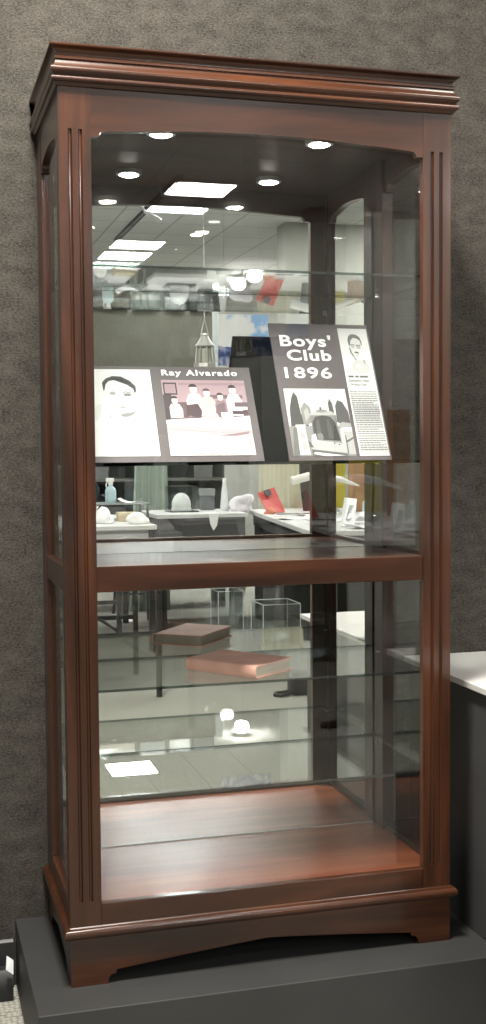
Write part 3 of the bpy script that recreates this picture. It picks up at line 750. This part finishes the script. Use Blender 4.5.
lidded_box('black_case', 'small black case with pale lid standing left of the tapered bottle', 'case', (1.93, -5.95, .701), (2.04, -5.85, .87), BX[3], BX[2])
crumple('orange_cloth', 'small orange cloth lying left of the red clipboard', (2.27, -5.08, .701), .045, .04, .03, plain('orange cloth', (.65, .17, .08), .7), 'cloth', 5)
CLEARP = glass('clear plastic film', (.80, .83, .84), f0=.16, grough=.12)
for c, rx, ry, rz, sd, lab in (((1.00, -5.55, .681), .10, .09, .06, 41, 'crumpled clear plastic bag behind the riser shelf'), ((2.46, -4.50, .7055), .09, .08, .05, 42, 'crumpled clear plastic bag in front of the horn stand'), ((2.98, -3.60, .7055), .10, .10, .06, 43, 'crumpled clear plastic bag right of the propped device')):
    crumple('plastic_bag', lab, c, rx, ry, rz, CLEARP, 'plastic bag', sd, .6, 'clear plastic bags on the tables')
# red clipboard leaning
r = empty('red_clipboard', (2.34, -5.3, .70), 'red clipboard with a black clip propped up on the counter', 'clipboard')
mb = MB(); q = [(2.285, -5.22, .705), (2.43, -5.24, .705), (2.375, -5.34, .89), (2.235, -5.32, .85)]
slab(mb, q, (0, -.012, -.004)); mb.build('board', plain('red plastic', (.60, .05, .035), .4), r)
mb = MB(); q = [(2.275, -5.300, .862), (2.325, -5.308, .875), (2.335, -5.285, .835), (2.288, -5.278, .825)]
slab(mb, q, (0, .014, .006)); mb.build('clip', BLACK, r)
mb = MB(); mb.tube([(2.33, -5.32, .80), (2.36, -5.42, .702)], .006, 6); mb.build('prop', BLACK, r)

def drape(name, label, pts0, pts1, mat, cat='drape', folds=5, amp=.018, n=40):
    mb = MB()
    (xa, ya, za), (xb, yb, zb) = pts0; (xc, yc, zc), (xd, yd, zd) = pts1
    rows = []
    for j in range(9):
        s = j/8; ring = []
        for k in range(n+1):
            t = k/n
            x = (xa+(xb-xa)*t)*(1-s)+(xc+(xd-xc)*t)*s; y = (ya+(yb-ya)*t)*(1-s)+(yc+(yd-yc)*t)*s; z = za*(1-s)+zc*s
            ring.append((x, y+amp*math.sin(t*folds*2*math.pi+s)*(.6+.4*s), z))
        rows.append(ring+[(x, y-.005, z) for x, y, z in ring[::-1]])
    mb.skin(rows); return mb.thing(name, mat, label, cat, smooth=True)
drape('green_curtain', 'pale green curtain hanging down the front of the dark shelving', ((1.53, -6.50, 1.30), (1.79, -6.50, 1.30)), ((1.45, -6.48, ZF+.002), (1.80, -6.48, ZF+.002)), plain('pale green cloth', (.40, .47, .41), .8), 'curtain')
drape('cream_cloth', 'cream cloth hanging behind the red clipboard', ((2.44, -5.92, 1.75), (2.80, -5.92, 1.75)), ((2.40, -5.93, ZF+.002), (2.84, -5.93, ZF+.002)), plain('cream cloth', (.62, .60, .46), .8), 'cloth')
mb = MB(); rings = []
for k in range(8):
    t = k/7; z = 1.60-.9*t; rr = .075-.03*t; xx = 2.70-.05*math.sin(t*2.5)
    rings.append([(xx+rr*math.cos(a*math.pi/6), -5.40+.6*rr*math.sin(a*math.pi/6), z+.001) for a in range(12)])
mb.skin(rings); mb.thing('dark_garment', plain('charcoal cloth', (.035, .034, .036), .85, noise=.2, nscale=30), 'dark grey garment standing on the counter right of the cream cloth', 'garment', smooth=True)
# dark shelving behind
r = empty('shelving_unit', (1.75, -6.75, ZF), 'dark open shelving unit standing behind the reflected tables', 'shelving')
for z in (.30, .62, .92, 1.22):
    mb = MB(); mb.box((.95, -6.95, z), (2.28, -6.55, z+.022)); mb.build('shelf', GREYM if z == .92 else GREYD, r)
for x in (.93, 1.52, 2.28):
    mb = MB(); mb.box((x, -6.96, ZF), (x+.02, -6.54, 1.26)); mb.build('upright', GREYD, r)
mb = MB(); mb.box((.95, -6.975, .3), (2.28, -6.962, 1.24)); mb.build('back_panel', GREYD, r)
for k, (x, w, h, mm, lab) in enumerate(((.99, .16, .17, 3, 'dark box at the left end of the shelving unit'), (1.20, .12, .10, 2, 'small grey box beside the dark box on the shelving unit'), (2.05, .17, .13, 2, 'grey box at the right end of the shelving unit'))):
    lidded_box('shelf_box', lab, 'box', (x, -6.85, .9425), (x+w, -6.62, .9425+h), BX[mm], BX[2], 'boxes on the shelving unit')

# things on the long counter
r = empty('yellow_folder', (2.96, -5.95, .70), 'upright yellow folder at the far end of the long counter', 'folder')
mb = MB(); mb.box((2.79, -5.80, .7015), (3.12, -5.79, 1.09)); mb.build('front_cover', plain('yellow card', (.62, .53, .06), .6), r)
mb = MB(); mb.box((2.79, -5.825, .7015), (3.12, -5.801, 1.07)); mb.build('page_stack', PAPER, r)
r = empty('white_scanner', (2.30, -3.62, .70), 'long white handheld device propped up among the papers', 'device')
mb = MB(); q = [(2.24, -3.50, .702), (2.33, -3.52, .702), (2.425, -3.72, .86), (2.35, -3.72, .87)]
slab(mb, q, (.0, -.045, .0)); mb.build('device_body', plain('white plastic', (.74, .75, .74), .35), r, bev=.006)
mb = MB(); q = [(2.285, -3.555, .745), (2.315, -3.56, .745), (2.375, -3.665, .825), (2.35, -3.665, .825)]
slab(mb, q, (0, .012, .0)); mb.build('display', plain('grey display', (.28, .30, .30), .25), r)
mb = MB(); mb.tube([(2.38, -3.74, .84), (2.40, -3.86, .702)], .006, 6); mb.build('prop', CHROME, r)
G = 'loose papers on the long counter'
for k, (x, y, w, d, a, lab) in enumerate(((2.66, -3.50, .26, .19, .1, 'white sheet right of the propped device'), (2.72, -3.86, .26, .19, -.1, 'white sheet behind the propped device near the blue bottle'), (2.24, -4.42, .26, .19, .1, 'white sheet alone on the left edge of the counter'), (2.40, -4.12, .19, .25, .3, 'white sheet tilted just behind the propped device'), (2.34, -3.34, .27, .19, -.1, 'white sheet nearest the front end of the counter'), (2.50, -4.82, .27, .19, .15, 'white sheet between the red clipboard and the horn'))):
    sheet('paper_sheet', lab, (x, y), w, d, .7005, a, curl=.012+.004*k, group=G)
for k, (x, y, lab) in enumerate(((2.22, -3.90, 'crumpled white wrapping left of the propped device'), (2.50, -3.80, 'crumpled white wrapping right behind the propped device'), (2.72, -4.15, 'crumpled white wrapping under the tip of the horn'))):
    crumple('crumpled_wrapping', lab, (x, y, .716), .075, .07, .03, PAPER, 'wrapping', 20+k, .6, 'crumpled wrapping on the counter')
mb = MB(); mb.tube([(2.28, -4.98, .7055), (2.45, -4.95, .7055), (2.7, -5.05, .7055)], .004, 6); mb.thing('black_pen', BLACK, 'long thin black rod lying across the counter', 'rod')
r = empty('white_horn', (2.58, -4.6, .70), 'white curved horn on a thin stand above the counter', 'horn')
mb = MB(); mb.tube([(2.28, -4.62, .955), (2.40, -4.62, .985), (2.52, -4.61, .985), (2.64, -4.60, .960), (2.73, -4.60, .930), (2.775, -4.59, .915)], [.030, .030, .027, .020, .011, .003], 12); mb.build('horn', plain('ivory', (.78, .76, .70), .4), r, smooth=True)
mb = MB(); mb.tube([(2.45, -4.62, .712), (2.45, -4.62, .965)], .006, 8); mb.build('stand_rod', BLACK, r)
mb = MB(); mb.lathe((2.45, -4.62, .702), [(.05, 0), (.05, .01)], 20); mb.build('stand_base', BLACK, r)
r = empty('blue_bottle', (2.80, -4.5, .70), 'small pale blue bottle on the counter below the brown post', 'bottle')
mb = MB(); mb.lathe((2.80, -4.5, .701), [(.034, 0), (.036, .01), (.034, .10), (.016, .12)], 16); mb.build('bottle_body', plain('pale blue plastic', (.5, .66, .72), .35), r, smooth=True)
mb = MB(); mb.lathe((2.80, -4.5, .8215), [(.016, 0), (.016, .025)], 14); mb.build('bottle_cap', PAPER, r)
mb = MB(); mb.box((2.94, -5.26, .7005), (3.08, -5.16, 1.45), bev=.006)
mb.thing('wooden_post', plain('orange brown wood', (.33, .15, .06), .5, noise=.3, nscale=9), 'orange brown wooden post standing on the long counter', 'post')

# ------------------------------------------------------------------ on the carpet
r = empty('bench', (.60, -3.3, ZF), 'black metal framed bench table whose legs show at lower left', 'table')
BX0, BX1, BY0, BY1 = .20, .986, -3.69, -3.0
mb = MB(); mb.box((BX0-.03, BY0-.03, .50), (BX1+.035, BY1+.03, .53), bev=.003); mb.build('bench_top', GREYD, r)
for x, y in ((BX1, BY1), (BX0, BY1), (BX1, BY0), (BX0, BY0)):
    mb = MB(); mb.box((x-.014, y-.014, ZF), (x+.014, y+.014, .4995)); mb.build('leg', BLACK, r)
for y in (BY0, BY1):
    mb = MB(); mb.box((BX0+.015, y-.012, .167), (BX1-.015, y+.012, .193)); mb.build('stretcher', BLACK, r)
mb = MB(); mb.box((.757, BY1-.013, .194), (.783, BY1+.013, .4995)); mb.build('upright', BLACK, r)
mb = MB(); mb.tube([(.48, BY1, .36), (.60, BY1, .30), (.68, BY1, .26), (.764, BY1, .20)], .009, 8); mb.build('brace', BLACK, r)
mb = MB(); mb.box((BX0+.015, BY1-.011, .35), (.756, BY1+.011, .37)); mb.build('stretcher', BLACK, r)
def stool(x, y, label):
    r = empty('stool', (x, y, ZF), label, 'stool', 'black stools behind the bench')
    mb = MB(); mb.lathe((x, y, .46), [(.15, 0), (.165, .01), (.165, .035), (.15, .045)], 24); mb.build('seat', BLACK, r, smooth=True)
    for sx, sy in ((1, 1), (1, -1), (-1, 1), (-1, -1)):
        mb = MB(); mb.tube([(x+.15*sx, y+.15*sy, ZF), (x+.10*sx, y+.10*sy, .46)], .013, 8); mb.build('leg', BLACK, r)
    mb = MB(); mb.tube([(x+.14*math.cos(a*math.pi/12), y+.14*math.sin(a*math.pi/12), .02) for a in range(25)], .007, 6); mb.build('foot_ring', BLACK, r)
stool(1.46, -6.28, 'black round stool seen between the legs of the bench')
mb = MB(); mb.box((1.26, -6.02, ZF), (1.40, -5.90, ZF+.004), rot=.2); mb.thing('white_card', PAPER, 'white card lying on the carpet by the stool', 'card')
def acrylic(label, a, bq, group):
    r = empty('acrylic_box', ((a[0]+bq[0])/2, (a[1]+bq[1])/2, a[2]), label, 'acrylic box', group)
    t = .008
    mb = MB(); mb.box((a[0], a[1], a[2]+.0005), (bq[0], bq[1], a[2]+t)); mb.build('base_plate', ACRYL, r)
    for p, q in (((a[0], a[1]), (bq[0], a[1]+t)), ((a[0], bq[1]-t), (bq[0], bq[1])), ((a[0], a[1]+t), (a[0]+t, bq[1]-t)), ((bq[0]-t, a[1]+t), (bq[0], bq[1]-t))):
        mb = MB(); mb.box((p[0], p[1], a[2]+t), (q[0], q[1], bq[2])); mb.build('side_sheet', ACRYL, r)
    rim = MB(); z = bq[2]
    rim.tube([(a[0], a[1], z), (bq[0], a[1], z), (bq[0], bq[1], z), (a[0], bq[1], z), (a[0], a[1], z)], .004, 6)
    for x, y in ((a[0], a[1]), (bq[0], a[1]), (bq[0], bq[1]), (a[0], bq[1])): rim.tube([(x, y, a[2]), (x, y, z)], .0035, 6)
    rim.build('polished_edge', plain('acrylic edge', (.62, .66, .66), .15), r)
acrylic('nearer clear acrylic box on the carpet right of the book', (2.03, -4.80, ZF), (2.30, -4.50, .105), 'clear acrylic boxes on the carpet')
acrylic('farther clear acrylic box on the carpet behind the nearer one', (1.86, -5.30, ZF), (2.05, -5.08, .14), 'clear acrylic boxes on the carpet')
crumple('blue_plastic', 'blue and white crumpled plastic lying in the acrylic box', (2.165, -4.65, ZF+.009), .085, .09, .045, plain('blue white plastic', (.40, .52, .78), .2, noise=.9, nscale=12), 'plastic', 31, .5)
r = empty('camera_bag', (1.71, -2.86, ZF), 'small black camera bag with a strap on the carpet', 'bag')
mb = MB(); mb.box((1.685, -2.90, ZF+.001), (1.80, -2.78, ZF+.10), bev=.015); mb.box((1.70, -2.89, ZF+.09), (1.785, -2.79, ZF+.128), bev=.012); mb.build('bag_body', plain('black nylon', (.01, .01, .011), .55), r, smooth=True)
mb = MB(); mb.tube([(1.70, -2.82, ZF+.02), (1.66, -2.79, ZF+.013), (1.61, -2.77, ZF+.012), (1.585, -2.80, ZF+.012), (1.60, -2.84, ZF+.012), (1.66, -2.85, ZF+.013), (1.70, -2.86, ZF+.02)], .010, 8); mb.build('strap', BLACK, r, smooth=True)

# ------------------------------------------------------------------ lamps of the room outside the view
def panel_light(x, y, power, size=1.15, col=(1, .985, .96)):
    l = bpy.data.lights.new('ceiling_panel_lamp', 'AREA'); l.shape = 'SQUARE'; l.size = size*.5; l.energy = power; l.color = col
    o = link(bpy.data.objects.new('ceiling_panel_lamp', l)); o.location = (x, y, ZC-.015)
for x, y, p in ((-.20, -.75, 195), (1.8, -.8, 24), (1.4, -3.9, 32), (3.8, -3.9, 40),
                (-.4, -6.6, 95), (4.6, -6.6, 105), (-.4, -9.4, 85), (5.0, -7.6, 60), (-.4, -12, 75), (5.0, -12, 75)):
    panel_light(x, y, p, col=(1, .955, .87) if y > -1 else (1, .985, .96))
w = bpy.data.worlds.new('world'); scene.world = w; w.use_nodes = True
w.node_tree.nodes['Background'].inputs[0].default_value = (.5, .5, .5, 1); w.node_tree.nodes['Background'].inputs[1].default_value = .05

# ------------------------------------------------------------------ camera
cam = bpy.data.cameras.new('camera'); co = link(bpy.data.objects.new('camera', cam)); scene.camera = co
yaw, pit, rol, f = -.2734, -.0514, -.0078, 1201.84
fw = V((-math.sin(yaw)*math.cos(pit), math.cos(yaw)*math.cos(pit), math.sin(pit)))
rt = V((math.cos(yaw), math.sin(yaw), 0)); up = rt.cross(fw)
rt, up = rt*math.cos(rol)+up*math.sin(rol), up*math.cos(rol)-rt*math.sin(rol)
Mx = Matrix((rt, up, -fw)).transposed().to_4x4(); Mx.translation = V((-.3257, -2.5828, 1.174))
co.matrix_world = Mx
cam.sensor_fit = 'VERTICAL'; cam.sensor_height = 36; cam.lens = f*36/1024
cam.clip_start = .05; cam.clip_end = 60

scene.view_settings.view_transform = 'Standard'; scene.view_settings.look = 'None'
scene.view_settings.gamma = 1; scene.view_settings.use_curve_mapping = False
scene.view_settings.exposure = 0.5
cy = scene.cycles
cy.max_bounces = 16; cy.glossy_bounces = 12; cy.transmission_bounces = 12; cy.transparent_max_bounces = 48; cy.diffuse_bounces = 4
cy.caustics_reflective = True; cy.caustics_refractive = False; cy.sample_clamp_indirect = 60
